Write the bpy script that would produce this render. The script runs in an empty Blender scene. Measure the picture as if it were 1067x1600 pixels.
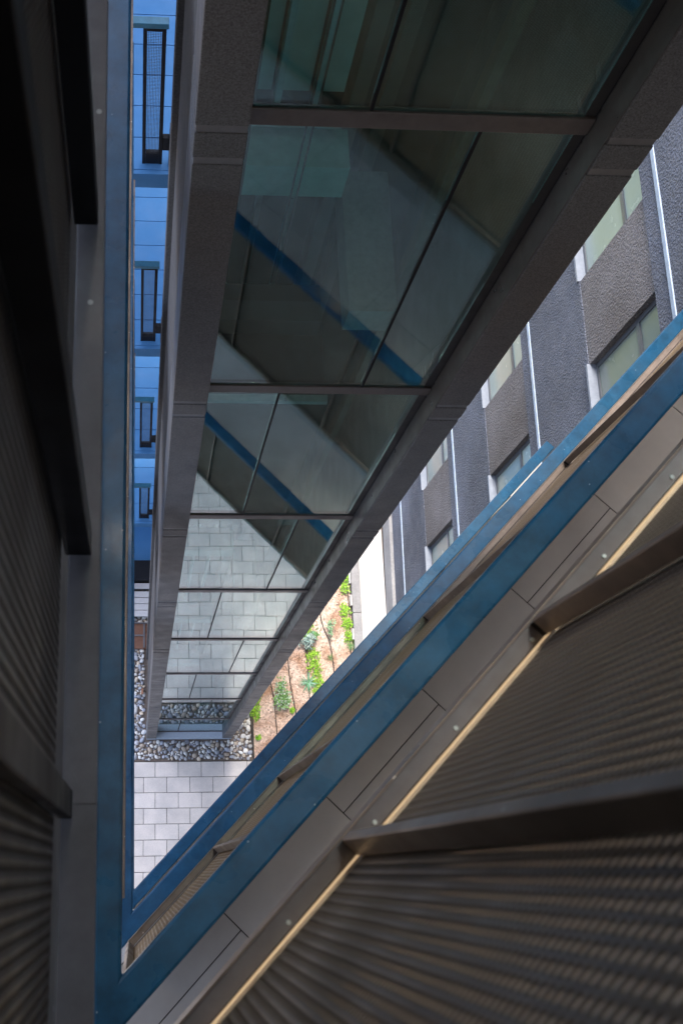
import bpy, bmesh, math, random
import numpy as np
from mathutils import Vector, Matrix
random.seed(7)
S = bpy.context.scene
C = S.collection
H0 = 19.27                       # the camera's height above the ground
R = math.radians

# ------------------------------------------------------------------ camera, sky, sun, exposure
cam_d = bpy.data.cameras.new('camera'); cam = bpy.data.objects.new('camera', cam_d); C.objects.link(cam); S.camera = cam
def rot(ax, a):
    return Matrix.Rotation(a, 3, ax)
M = rot('Z', 0.0070) @ rot('X', 0.3096) @ rot('Y', -0.0708)
cam.matrix_world = Matrix.Translation((0, 0, H0)) @ M.to_4x4()
cam_d.sensor_fit = 'VERTICAL'; cam_d.sensor_height = 36; cam_d.lens = 1724.25 / 1600 * 36
cam_d.shift_x = (533.5 - 335.1) / 1600; cam_d.shift_y = (810.4 - 800) / 1600
cam_d.clip_start = 0.02; cam_d.clip_end = 500
cam_d.dof.use_dof = True; cam_d.dof.focus_distance = 9.0; cam_d.dof.aperture_fstop = 9.0

w = bpy.data.worlds.new('World'); S.world = w; w.use_nodes = True
nt = w.node_tree; bg = nt.nodes['Background']; sky = nt.nodes.new('ShaderNodeTexSky')
sky.sky_type = 'NISHITA'; sky.sun_disc = False
SUN_EL, SUN_AZ = 72.0, 345.0      # azimuth clockwise from +Y; a high, thinly veiled sun
sky.dust_density = 3.0; sky.ozone_density = 0.6; sky.air_density = 1.0; sky.sun_elevation = R(SUN_EL); sky.sun_rotation = R(SUN_AZ)
nt.links.new(sky.outputs[0], bg.inputs[0]); bg.inputs[1].default_value = 0.15
sd = bpy.data.lights.new('sun', 'SUN'); sun = bpy.data.objects.new('sun', sd); C.objects.link(sun)
sd.energy = 1.25; sd.angle = R(14); sd.color = (1.0, 0.93, 0.82)
sv = Vector((math.sin(R(SUN_AZ)) * math.cos(R(SUN_EL)), math.cos(R(SUN_AZ)) * math.cos(R(SUN_EL)), math.sin(R(SUN_EL))))
sun.rotation_euler = (-sv).to_track_quat('-Z', 'Y').to_euler(); sun.location = (0, 0, 60)
S.view_settings.view_transform = 'Standard'; S.view_settings.look = 'None'
S.view_settings.exposure = 2.1; S.view_settings.gamma = 1; S.view_settings.use_curve_mapping = False

# ------------------------------------------------------------------ materials
MATS = {}
def mat(name, col, rough=.6, metal=0, noise=None, bump=None, spec=.5, col2=None, streak=None, rn=0, attr=None, specks=None):
    """noise=(scale, amount) colour variation; bump=(scale, strength, distance); col2 mixed in by large noise"""
    if name in MATS: return MATS[name]
    m = bpy.data.materials.new(name); m.use_nodes = True; n = m.node_tree; b = n.nodes['Principled BSDF']
    b.inputs['Roughness'].default_value = rough; b.inputs['Metallic'].default_value = metal
    b.inputs['Specular IOR Level'].default_value = spec
    tc = n.nodes.new('ShaderNodeTexCoord'); geo = n.nodes.new('ShaderNodeNewGeometry')
    co = geo.outputs['Position']
    rgb = n.nodes.new('ShaderNodeRGB'); rgb.outputs[0].default_value = (*col, 1); cur = rgb.outputs[0]
    if attr:
        a = n.nodes.new('ShaderNodeAttribute'); a.attribute_name = attr; cur = a.outputs['Color']
    if col2:
        nz = n.nodes.new('ShaderNodeTexNoise'); nz.inputs['Scale'].default_value = 1.3 if not streak else streak; nz.inputs['Detail'].default_value = 8
        n.links.new(co, nz.inputs['Vector'])
        rp = n.nodes.new('ShaderNodeValToRGB'); rp.color_ramp.elements[0].position = .38; rp.color_ramp.elements[1].position = .66
        n.links.new(nz.outputs[0], rp.inputs[0])
        mx = n.nodes.new('ShaderNodeMix'); mx.data_type = 'RGBA'; n.links.new(rp.outputs[0], mx.inputs[0]); n.links.new(cur, mx.inputs[6]); mx.inputs[7].default_value = (*col2, 1); cur = mx.outputs[2]
    if noise:
        nz = n.nodes.new('ShaderNodeTexNoise'); nz.inputs['Scale'].default_value = noise[0]; nz.inputs['Detail'].default_value = 6; nz.inputs['Roughness'].default_value = .7
        n.links.new(co, nz.inputs['Vector'])
        mr = n.nodes.new('ShaderNodeMapRange'); mr.inputs[1].default_value = .3; mr.inputs[2].default_value = .7; mr.inputs[3].default_value = 1 - noise[1]; mr.inputs[4].default_value = 1 + noise[1]
        n.links.new(nz.outputs[0], mr.inputs[0])
        mx = n.nodes.new('ShaderNodeVectorMath'); mx.operation = 'SCALE'; n.links.new(cur, mx.inputs[0]); n.links.new(mr.outputs[0], mx.inputs['Scale']); cur = mx.outputs[0]
    if rn:
        oi = n.nodes.new('ShaderNodeObjectInfo')
        mr = n.nodes.new('ShaderNodeMapRange'); mr.inputs[3].default_value = 1 - rn; mr.inputs[4].default_value = 1 + rn; n.links.new(oi.outputs['Random'], mr.inputs[0])
        mx = n.nodes.new('ShaderNodeVectorMath'); mx.operation = 'SCALE'; n.links.new(cur, mx.inputs[0]); n.links.new(mr.outputs[0], mx.inputs['Scale']); cur = mx.outputs[0]
    if specks:                       # dust spots and small chips: (scale, cutoff, colour)
        vo = n.nodes.new('ShaderNodeTexVoronoi'); vo.inputs['Scale'].default_value = specks[0]; n.links.new(co, vo.inputs['Vector'])
        wn_ = n.nodes.new('ShaderNodeMath'); wn_.operation = 'LESS_THAN'; wn_.inputs[1].default_value = specks[1]; n.links.new(vo.outputs['Distance'], wn_.inputs[0])
        sp = n.nodes.new('ShaderNodeSeparateColor'); n.links.new(vo.outputs['Color'], sp.inputs[0])
        gt = n.nodes.new('ShaderNodeMath'); gt.operation = 'GREATER_THAN'; gt.inputs[1].default_value = .62; n.links.new(sp.outputs[0], gt.inputs[0])
        mu = n.nodes.new('ShaderNodeMath'); mu.operation = 'MULTIPLY'; n.links.new(wn_.outputs[0], mu.inputs[0]); n.links.new(gt.outputs[0], mu.inputs[1])
        mx = n.nodes.new('ShaderNodeMix'); mx.data_type = 'RGBA'; n.links.new(mu.outputs[0], mx.inputs[0]); n.links.new(cur, mx.inputs[6]); mx.inputs[7].default_value = (*specks[2], 1); cur = mx.outputs[2]
    n.links.new(cur, b.inputs['Base Color'])
    if bump:
        nz = n.nodes.new('ShaderNodeTexNoise'); nz.inputs['Scale'].default_value = bump[0]; nz.inputs['Detail'].default_value = 3
        n.links.new(co, nz.inputs['Vector'])
        bp = n.nodes.new('ShaderNodeBump'); bp.inputs['Strength'].default_value = bump[1]; bp.inputs['Distance'].default_value = bump[2]
        n.links.new(nz.outputs[0], bp.inputs['Height']); n.links.new(bp.outputs[0], b.inputs['Normal'])
    # uneven gloss
    nz = n.nodes.new('ShaderNodeTexNoise'); nz.inputs['Scale'].default_value = 6; nz.inputs['Detail'].default_value = 9; n.links.new(co, nz.inputs['Vector'])
    mr = n.nodes.new('ShaderNodeMapRange'); mr.inputs[1].default_value = .3; mr.inputs[2].default_value = .7; mr.inputs[3].default_value = max(.03, rough * .75); mr.inputs[4].default_value = min(1, rough * 1.3)
    n.links.new(nz.outputs[0], mr.inputs[0]); n.links.new(mr.outputs[0], b.inputs['Roughness'])
    MATS[name] = m; return m

BLUE = mat('blue_paint', (.006, .050, .110), .30, noise=(9, .35), col2=(.012, .062, .125), streak=5, bump=(60, .15, .002), spec=.22, specks=(22, .07, (.16, .22, .28)))
BRONZE = mat('bronze_metal', (.13, .105, .09), .42, .35, noise=(25, .2), col2=(.19, .15, .12), streak=5, specks=(26, .08, (.45, .42, .38)))
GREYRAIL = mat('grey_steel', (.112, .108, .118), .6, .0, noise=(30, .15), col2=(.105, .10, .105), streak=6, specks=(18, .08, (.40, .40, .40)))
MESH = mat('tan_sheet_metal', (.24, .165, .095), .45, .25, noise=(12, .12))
GLOWRIM = mat('glow_gold_channel', (.66, .50, .33), .5, 0.0, noise=(20, .2))  # gold of a warm rim light, put into the channel's colour
SILL = mat('sill_metal', (.22, .25, .31), .5, noise=(14, .15))
MESH_SHADE = mat('shaded_tan_sheet', (.105, .084, .064), .5, .2, noise=(12, .12))  # darker copy of the mesh metal: shade put into the colour
LEFT_SHADE = mat('left_shade_sheet', (.05, .042, .036), .5, .2, noise=(12, .12))  # darkest mesh copy: shade of the left side painted in
BLACK = mat('black_paint', (.010, .011, .015), .5, noise=(20, .2), spec=.15)
TILE = mat('floor_tile', (.42, .40, .385), .42, noise=(5, .06), col2=(.33, .315, .30), streak=1.7, rn=.06)
GROUT = mat('grout', (.03, .03, .032), .9)
STUCCO_T = mat('tower_granite', (.118, .120, .130), .42, noise=(170, .55), bump=(150, .05, .002), col2=(.130, .126, .130), streak=.8, spec=.12)
SIDE = mat('side_render', (.115, .110, .112), .9, noise=(120, .4), bump=(110, .5, .006), spec=.1)
STUCCO_B = mat('blue_grey_stucco', (.155, .172, .225), .85, noise=(48, .42), bump=(45, 1.0, .05), col2=(.09, .10, .13), streak=.7)
STUCCO_W = mat('warm_grey_stucco', (.215, .203, .215), .85, noise=(48, .42), bump=(45, 1.0, .05), col2=(.13, .115, .112), streak=.7)
STRIP = mat('pale_metal_strip', (.36, .44, .56), .5, noise=(14, .18))
MULL = mat('mullion_metal', (.12, .105, .105), .4, .3, noise=(20, .15))
DARKM = mat('dark_metal', (.03, .03, .034), .45, .2, noise=(20, .2))
RUST = mat('rust_brown_metal', (.14, .06, .035), .6, .1, noise=(20, .3))
DECK = mat('pale_blue_deck_board', (.060, .18, .37), .75, noise=(9, .04), rn=.05, spec=.2)
PAVER = mat('concrete_paver', (.70, .64, .59), .85, noise=(45, .10), bump=(120, .25, .003), rn=.07, col2=(.57, .53, .50), streak=3)
JOINT = mat('sand_joint', (.11, .095, .085), .95, noise=(60, .3))
SOIL = mat('soil', (.78, .60, .50), .95, noise=(22, .38), bump=(28, 1.0, .06), col2=(.42, .25, .165), streak=3.2)
BED = mat('pebble_bed_soil', (.17, .14, .12), .95, noise=(40, .3), bump=(40, .6, .02))
CONC_W = mat('white_concrete', (.52, .50, .495), .8, noise=(40, .07), bump=(60, .25, .004), col2=(.46, .44, .435), streak=2)
CONC_G = mat('grey_concrete', (.30, .295, .30), .85, noise=(30, .16), bump=(30, .5, .01), col2=(.24, .235, .24), streak=2.4)
FASCIA = mat('slab_edge_paint', (.30, .32, .35), .7, noise=(20, .08))
SOFFIT = mat('soffit_paint', (.42, .41, .40), .8, noise=(8, .06))
WALLP = mat('corridor_wall_panel', (.42, .45, .48), .6, noise=(4, .05), rn=.03)
STEEL = mat('galvanised_steel', (.42, .48, .48), .35, .7, noise=(30, .15))
GREENC = mat('shaft_beam_paint', (.40, .58, .55), .6, noise=(14, .15))
HOSE = mat('drip_hose', (.02, .018, .016), .6)
PEB = mat('river_pebble', (.4, .4, .4), .6, attr='pc', noise=(50, .18), bump=(90, .2, .002))
GC = mat('ground_cover_leaf', (.22, .42, .03), .6, attr='pc')
LEAF = mat('variegated_leaf', (.3, .42, .22), .6, attr='pc')
BRICKM = mat('red_brick', (.30, .15, .09), .8, noise=(40, .2))
BLIND = mat('roller_blind', (.50, .55, .50), .8, noise=(6, .06), col2=(.44, .50, .46), streak=2)

def glass(name, tint, refl_ior, rough=0.0):
    m = bpy.data.materials.new(name); m.use_nodes = True; n = m.node_tree; n.nodes.remove(n.nodes['Principled BSDF'])
    out = n.nodes['Material Output']; tr = n.nodes.new('ShaderNodeBsdfTransparent'); tr.inputs[0].default_value = (*tint, 1)
    gl = n.nodes.new('ShaderNodeBsdfGlossy'); gl.inputs['Roughness'].default_value = rough; gl.inputs[0].default_value = (.97, 1.0, 1.0, 1)
    lw = n.nodes.new('ShaderNodeLayerWeight'); lw.inputs[0].default_value = .5
    pw = n.nodes.new('ShaderNodeMath'); pw.operation = 'POWER'; pw.inputs[1].default_value = 3.2; n.links.new(lw.outputs['Facing'], pw.inputs[0])
    fr = n.nodes.new('ShaderNodeMapRange'); fr.inputs[3].default_value = refl_ior; fr.inputs[4].default_value = 1.0; n.links.new(pw.outputs[0], fr.inputs[0])
    nz = n.nodes.new('ShaderNodeTexNoise'); nz.inputs['Scale'].default_value = 1.1; g = n.nodes.new('ShaderNodeNewGeometry'); n.links.new(g.outputs['Position'], nz.inputs['Vector'])
    bp = n.nodes.new('ShaderNodeBump'); bp.inputs['Strength'].default_value = .08; bp.inputs['Distance'].default_value = .01
    n.links.new(nz.outputs[0], bp.inputs['Height']); n.links.new(bp.outputs[0], gl.inputs['Normal'])
    mx = n.nodes.new('ShaderNodeMixShader'); n.links.new(fr.outputs[0], mx.inputs[0]); n.links.new(tr.outputs[0], mx.inputs[1]); n.links.new(gl.outputs[0], mx.inputs[2])
    n.links.new(mx.outputs[0], out.inputs['Surface']); return m
GLASS = glass('tinted_glass', (.72, .98, .98), .06)
WCLEAR = glass('clear_glass', (.92, .96, .95), .04)
WGLASS = mat('window_glass', (.30, .36, .33), .22, noise=(3, .10), col2=(.24, .30, .28), streak=1.5, rn=.45)

# ------------------------------------------------------------------ helpers
def wz(v): return Vector((v[0], v[1], v[2] + H0))
class MB:
    """collects boxes, prisms and tubes in camera-height coordinates (z = 0 at the camera)"""
    def __init__(s): s.v = []; s.f = []; s.c = None
    def add(s, vs, fs):
        k = len(s.v); s.v += [tuple(v) for v in vs]; s.f += [tuple(i + k for i in f) for f in fs]; return s
    def box(s, a, b):
        x0, y0, z0 = a; x1, y1, z1 = b
        return s.prism([(x0, y0), (x1, y0), (x1, y1), (x0, y1)], z0, z1)
    def prism(s, poly, z0, z1):
        n = len(poly)
        ar = sum(poly[i][0] * poly[(i + 1) % n][1] - poly[(i + 1) % n][0] * poly[i][1] for i in range(n))
        if ar < 0: poly = poly[::-1]
        vs = [(x, y, z0) for x, y in poly] + [(x, y, z1) for x, y in poly]
        fs = [tuple(range(n))[::-1], tuple(range(n, 2 * n))] + [(i, (i + 1) % n, n + (i + 1) % n, n + i) for i in range(n)]
        return s.add(vs, fs)
    def obox(s, o, u, v, w_):
        o, u, v, w_ = map(Vector, (o, u, v, w_)); vs = [o, o + u, o + u + v, o + v, o + w_, o + u + w_, o + u + v + w_, o + v + w_]
        return s.add(vs, [(0, 3, 2, 1), (4, 5, 6, 7), (0, 1, 5, 4), (1, 2, 6, 5), (2, 3, 7, 6), (3, 0, 4, 7)])
    def tube(s, pts, r, n=8):
        pts = [Vector(p) for p in pts]; rings = []
        for i, p in enumerate(pts):
            d = (pts[min(i + 1, len(pts) - 1)] - pts[max(i - 1, 0)]).normalized(); a = d.orthogonal().normalized(); b = d.cross(a)
            if i and a.dot(la) < 0: a = -a; b = -b
            if i:
                a = (la - d * la.dot(d)).normalized(); b = d.cross(a)
            la = a
            rings.append([p + (a * math.cos(t * 2 * math.pi / n) + b * math.sin(t * 2 * math.pi / n)) * r for t in range(n)])
        vs = [q for r_ in rings for q in r_]
        fs = [(i * n + j, i * n + (j + 1) % n, (i + 1) * n + (j + 1) % n, (i + 1) * n + j) for i in range(len(pts) - 1) for j in range(n)]
        fs += [tuple(range(n))[::-1], tuple(range((len(pts) - 1) * n, len(pts) * n))]
        return s.add(vs, fs)
def setp(o, label=None, cat=None, group=None, kind=None):
    if label: o['label'] = label
    if cat: o['category'] = cat
    if group: o['group'] = group
    if kind: o['kind'] = kind
    return o
def org(parent):
    p = Vector((0, 0, 0))
    while parent is not None: p = p + parent.location; parent = parent.parent
    return p
def obj(name, mb, m, parent=None, bevel=0, smooth=False, kind=None, at=None):
    me = bpy.data.meshes.new(name)
    vs = [wz(v) for v in mb.v]
    po = org(parent)
    if at is None:
        c = Vector((0, 0, 0))
        for v in vs: c += v
        c /= len(vs); c.z = min(v.z for v in vs)
    else: c = wz(at)
    me.from_pydata([v - c for v in vs], [], mb.f); me.update(); me.materials.append(m)
    if smooth: me.shade_smooth()
    o = bpy.data.objects.new(name, me); C.objects.link(o); o.location = c - po
    if parent: o.parent = parent
    if bevel:
        b = o.modifiers.new('b', 'BEVEL'); b.width = bevel; b.segments = 2; b.limit_method = 'ANGLE'; b.angle_limit = R(40)
    if kind: o['kind'] = kind
    return o
def copyo(o, parent, dloc, label=None):
    c = o.copy(); C.objects.link(c); c.parent = parent; c.location = o.location + Vector(dloc)
    for k in ('label', 'category', 'group'):
        if k in c.keys(): del c[k]
    return c
def empty(name, loc, label, cat, group=None, kind=None):
    o = bpy.data.objects.new(name, None); C.objects.link(o); o.location = wz(loc); o.empty_display_size = .2
    if kind: o['kind'] = kind
    else: setp(o, label, cat, group)
    return o
def struct(name, mb, m, bevel=0, parent=None): return obj(name, mb, m, parent, bevel, kind=None if parent else 'structure')
def placed(src, parent, x, y, z):
    """copy of a part placed at a point given in camera-height coordinates"""
    c = src.copy(); C.objects.link(c); c.parent = parent; c.location = wz((x, y, z)) - org(parent); return c

SA, CA = math.sin(R(45.8)), math.cos(R(45.8))
def ps(p, s): return (p * SA + s * CA, -p * CA + s * SA)      # p: distance right of the well's slanted edge line, s: along it
GZ = -H0

# ------------------------------------------------------------------ ground
g = struct('ground', MB().box((-60, -60, GZ - .5), (60, 60, GZ - .06)), BED)
base = struct('paving_bed', MB().box((-4, -9, GZ - .05), (6, 1.80, GZ - .012)), JOINT)
PS, PA = .3931, .2566
paving = empty('paving', (1, 0, GZ), None, None, kind='structure')
pv = MB().box((-PS / 2 + .004, -PA / 2 + .004, GZ - .02), (PS / 2 - .004, PA / 2 - .004, GZ + .022))
proto = obj('paver', pv, PAVER, paving, bevel=.004, at=(0, 0, GZ)); first = True
rest = MB()
for j in range(30):
    for i in range(-9, 14):
        x = .3157 + (i + .5) * PS - (PS / 2 if j % 2 else 0); y = 1.8073 - (j + .5) * PA - .01
        if 6 <= i + 5 and -1.1 < x < 2.75 and j < 22 or (-1.1 < x <= 2.75 and j < 22):
            dz = random.uniform(-.003, .003)
            if first: c = proto; first = False
            else: c = proto.copy(); C.objects.link(c); c.parent = paving
            c.location = wz((x, y, GZ + dz)) - org(paving); c.rotation_euler = (random.uniform(-.004, .004), random.uniform(-.004, .004), random.uniform(-.006, .006))
        else:
            rest.box((x - PS / 2 + .004, y - PA / 2 + .004, GZ - .01), (x + PS / 2 - .004, y + PA / 2 - .004, GZ + .022))
obj('paver', rest, PAVER, paving, kind='stuff')

# garden soil: a gently uneven sheet
def sheet(name, x0, x1, y0, y1, n, m, amp, z):
    nx = int((x1 - x0) * n); ny = int((y1 - y0) * n); b = MB(); rs = random.Random(3)
    ph = [(rs.uniform(1, 5), rs.uniform(1, 5), rs.uniform(0, 6), rs.uniform(.2, 1)) for _ in range(10)]
    def h(x, y): return amp * sum(a * math.sin(x * fx + y * fy * .8 + p) for fx, fy, p, a in ph) / 3 + rs.uniform(-1, 1) * amp * .25
    vs = [(x0 + (x1 - x0) * i / nx, y0 + (y1 - y0) * j / ny, 0) for j in range(ny + 1) for i in range(nx + 1)]
    vs = [(x, y, z + h(x, y)) for x, y, _ in vs]
    b.add(vs, [(j * (nx + 1) + i, j * (nx + 1) + i + 1, (j + 1) * (nx + 1) + i + 1, (j + 1) * (nx + 1) + i) for j in range(ny) for i in range(nx)])
    return obj(name, b, m, smooth=True, kind='structure')
sheet('garden_soil', 2.02, 3.83, 1.83, 14, 14, SOIL, .02, GZ + .0)
sheet('pebble_bed', -3, 2.0, 1.81, 5.2, 8, BED, .01, GZ - .03)
sheet('lawn', -6, 1.9, 8.6, 30, 3, mat('lawn_grass', (.10, .15, .03), .9, noise=(12, .5), col2=(.3, .3, .12), streak=3), .03, GZ + .02)
struct('garden_path', MB().box((4.015, -9, GZ - .1), (4.47, 16, GZ + .05)), CONC_W, .006)
kerb = empty('kerb', (3.92, 3, GZ), None, None, kind='structure')
for k in range(14):
    y = -4 + k * 1.2
    obj('kerb_stone', MB().box((3.855, y, GZ - .1), (4.01, y + 1.192, GZ + .09)), CONC_G, kerb, bevel=.008)
ed = setp(obj('steel_edging', MB().box((2.0, 1.80, GZ - .05), (2.012, 6, GZ + .035)), HOSE), 'thin dark metal edging between the pebbles and the garden soil', 'edging')

# pebbles
rp = np.random.default_rng(5)
ico = bmesh.new(); bmesh.ops.create_icosphere(ico, subdivisions=2, radius=1); iv = np.array([v.co[:] for v in ico.verts]); ifc = np.array([[v.index for v in f.verts] for f in ico.faces]); ico.free()
pts = []
def inbed(x, y):
    if y < 1.84 or x > 1.96: return False
    if .12 < x < 1.66 and 2.14 < y < 3.78: return False
    return True
grid = {}
def ok(x, y, r):
    i, j = int(x / .07), int(y / .07)
    for a in (-1, 0, 1):
        for b in (-1, 0, 1):
            for (u, v, q) in grid.get((i + a, j + b), ()):
                if (u - x) ** 2 + (v - y) ** 2 < ((r + q) * .86) ** 2: return False
    grid.setdefault((i, j), []).append((x, y, r)); return True
for t in range(42000):
    x = rp.uniform(-1.1, 1.96); y = rp.uniform(1.84, 4.6)
    if x < -.6 and t % 2: continue
    if not inbed(x, y): continue
    r = [.040, .031, .021][min(2, t // 3800)] * rp.uniform(.75, 1.25)
    if ok(x, y, r): pts.append((x, y, r))
cols = [(.42, .42, .44), (.55, .54, .53), (.30, .31, .34), (.62, .60, .56), (.40, .33, .27), (.24, .25, .28), (.50, .42, .33), (.70, .69, .66), (.36, .38, .44), (.48, .47, .46)]
V = []; F = []; K = []
for n_, (x, y, r) in enumerate(pts):
    a = rp.uniform(0, 6.28); sx, sy, sz = r * rp.uniform(.95, 1.3), r * rp.uniform(.75, 1.0), r * rp.uniform(.5, .75)
    q = iv * (1 + .10 * np.sin(iv[:, [1, 2, 0]] * rp.uniform(1, 3) + rp.uniform(0, 6, 3))) * [sx, sy, sz]
    tl = rp.uniform(-.35, .35); q = q @ np.array([[1, 0, 0], [0, math.cos(tl), -math.sin(tl)], [0, math.sin(tl), math.cos(tl)]])
    ca, sa = math.cos(a), math.sin(a); q = np.stack([q[:, 0] * ca - q[:, 1] * sa, q[:, 0] * sa + q[:, 1] * ca, q[:, 2]], 1) + [x, y, GZ - .02 + sz * .8 + H0]
    V.append(q); F.append(ifc + n_ * len(iv)); col = np.array(cols[rp.integers(len(cols))]) * rp.uniform(.95, 1.3); K.append(np.repeat([[*col, 1]], len(iv), 0))
def fastmesh(name, V, F, m, K=None, parent=None, kind='stuff', smooth=True, loc=None):
    me = bpy.data.meshes.new(name); V = np.asarray(V, np.float32); F = np.asarray(F, np.int32)
    n = F.shape[1]; me.vertices.add(len(V)); me.vertices.foreach_set('co', V.ravel()); me.loops.add(F.size); me.loops.foreach_set('vertex_index', F.ravel())
    me.polygons.add(len(F)); me.polygons.foreach_set('loop_start', np.arange(0, F.size, n, dtype=np.int32)); me.update(calc_edges=True); me.validate()
    if K is not None:
        at = me.color_attributes.new('pc', 'FLOAT_COLOR', 'POINT'); at.data.foreach_set('color', np.asarray(K, np.float32).ravel())
    me.materials.append(m)
    if smooth: me.shade_smooth()
    o = bpy.data.objects.new(name, me); C.objects.link(o)
    if loc is not None: o.location = loc
    if parent: o.parent = parent
    if kind: o['kind'] = kind
    return o
pb = fastmesh('pebbles', np.concatenate(V), np.concatenate(F), PEB, np.concatenate(K))
setp(pb, 'grey and cream river pebbles spread around the foot of the glass tower', 'pebbles')

# ------------------------------------------------------------------ perforated sheet panels (real holes), shared by every guard
def perf_mesh(width, height, px=.0150, pz=.0125, thick=.0016, op=.37):
    nx = max(1, round(width / px)); nz = max(1, round(height / pz)); px = width / nx; pz = height / nz
    hx, hz = px * op, pz * (op + .01)
    hexa = np.array([(hx * math.cos(t), hz * math.sin(t)) for t in [math.pi / 4 + k * math.pi / 2 + d for k in range(4) for d in (-.35, .35)]])  # rounded square
    n = len(hexa); cor = np.array([(px / 2, pz / 2), (-px / 2, pz / 2), (-px / 2, -pz / 2), (px / 2, -pz / 2)])
    lv = np.concatenate([hexa, cor]); f = []
    for k in range(4):
        a, b = 2 * k, 2 * k + 1; c = 8 + k; d = 8 + (k + 1) % 4; nxt = (2 * k + 2) % 8
        f += [(a, c, b, b), (b, c, d, nxt)]
    # front and back layer plus the walls of the holes
    V = []; F = []
    ii, jj = np.meshgrid(np.arange(nx), np.arange(nz), indexing='ij'); cen = np.stack([(ii.ravel() + .5) * px, (jj.ravel() + .5) * pz], 1)
    m_ = len(cen); L = len(lv)
    P = (cen[:, None, :] + lv[None]).reshape(-1, 2)
    front = np.stack([P[:, 0], np.zeros(len(P)), P[:, 1]], 1); back = front + [0, thick, 0]
    base_ = (np.arange(m_) * L)[:, None, None]
    quads = np.array([q for q in f if len(set(q)) == 4]); tris = np.array([q[:3] for q in f if len(set(q)) == 3])
    QF = (base_ + quads[None]).reshape(-1, 4); TF = (base_ + tris[None]).reshape(-1, 3)
    off = m_ * L
    walls = np.array([(k, (k + 1) % 8, (k + 1) % 8 + off, k + off) for k in range(8)]); WF = (base_ + walls[None]).reshape(-1, 4)
    allq = np.concatenate([QF, QF[:, ::-1] + off, WF]); allt = np.concatenate([TF, TF[:, ::-1] + off])
    me = bpy.data.meshes.new('mesh_panel'); Vv = np.concatenate([front, back]).astype(np.float32)
    me.vertices.add(len(Vv)); me.vertices.foreach_set('co', Vv.ravel())
    lo = np.concatenate([allq.ravel(), allt.ravel()]).astype(np.int32); me.loops.add(len(lo)); me.loops.foreach_set('vertex_index', lo)
    st = np.concatenate([np.arange(len(allq)) * 4, len(allq) * 4 + np.arange(len(allt)) * 3]).astype(np.int32)
    me.polygons.add(len(st)); me.polygons.foreach_set('loop_start', st); me.update(calc_edges=True); me.materials.append(MESH); return me
PERF = {}
def perf(width, height, p0, ang, parent, m=None, key=''):
    """panel starting at p0 (camera-height coords), running along direction ang (radians) in plan"""
    k = (round(width, 2), round(height, 2), key)
    if k not in PERF:
        PERF[k] = perf_mesh(width, height, .012, .016, .0006, .455) if key == 'g' else perf_mesh(width, height)
        if m: PERF[k].materials[0] = m
    o = bpy.data.objects.new('mesh_panel', PERF[k]); C.objects.link(o); o.parent = parent; o.location = wz(p0) - org(parent); o.rotation_euler = (0, 0, ang); return o

# ------------------------------------------------------------------ our own building: slabs with the V-shaped well, guards, corridor walls
LV = {'A': -1.5, 'B': -4.8, 'C': -8.1, 'D': -11.4}
PM = .199                                     # plane of the slanted guard's mesh
XW = -.105                                    # plane of the straight guard's mesh
def yl(x, p): return (x * SA - p) / CA
own = empty('stair_building', (1.2, -2, GZ), 'grey storeys of the open stair building with a V-shaped well between its floors', 'building')
def slab_poly(p, xw, s1=9.0, pb=4.0):
    c = (xw, yl(xw, p)); e = ps(p, s1); f = ps(pb, s1); g_ = (f[0], -5)
    return [c, e, f, g_, (xw, -5)]
for k, L in list(LV.items()) + [('U', 1.8)]:
    poly = slab_poly(.238, XW)
    obj('floor_slab', MB().prism(poly, L - .30, L - .022), FASCIA, own)
    if k in 'AU':                            # the landing on the other side of the well
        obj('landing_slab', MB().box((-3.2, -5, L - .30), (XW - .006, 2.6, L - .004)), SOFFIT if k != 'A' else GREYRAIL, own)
# floor tiles, laid along the slanted edge
def clipx(poly, x):
    out = []
    for i in range(len(poly)):
        a, b = poly[i], poly[(i + 1) % len(poly)]
        if a[0] >= x: out.append(a)
        if (a[0] >= x) != (b[0] >= x):
            t = (x - a[0]) / (b[0] - a[0]); out.append((x, a[1] + t * (b[1] - a[1])))
    return out
tw, th = .64, .96
for k in 'BC':
    L = LV[k]
    obj('grout_bed', MB().prism(slab_poly(PM + .006, XW + .004, 8.9, 3.9), L - .021, L - .008), GROUT, own)
    for i in range(-3, 9 if k == 'B' else 5):
        s0 = .135 + (i - 1) * tw
        off = [0.47, .368][i % 2] if True else 0
        rows = [(PM + .008, off), (off, off + th), (off + th, 2.3)]
        for a, b in rows:
            a_, b_ = a + .0025, b - .0025; poly = [ps(a_, s0 + .0025), ps(b_, s0 + .0025), ps(b_, s0 + tw - .0025), ps(a_, s0 + tw - .0025)]
            poly = clipx(poly, XW + .004)
            if len(poly) < 3: continue
            obj('floor_tile', MB().prism(poly, L - .0075, L), TILE, own)
for k in 'AD':
    L = LV[k]; obj('floor_finish', MB().prism(slab_poly(PM + .006, XW + .004, 8.9, 3.9), L - .021, L), TILE, own)
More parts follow.
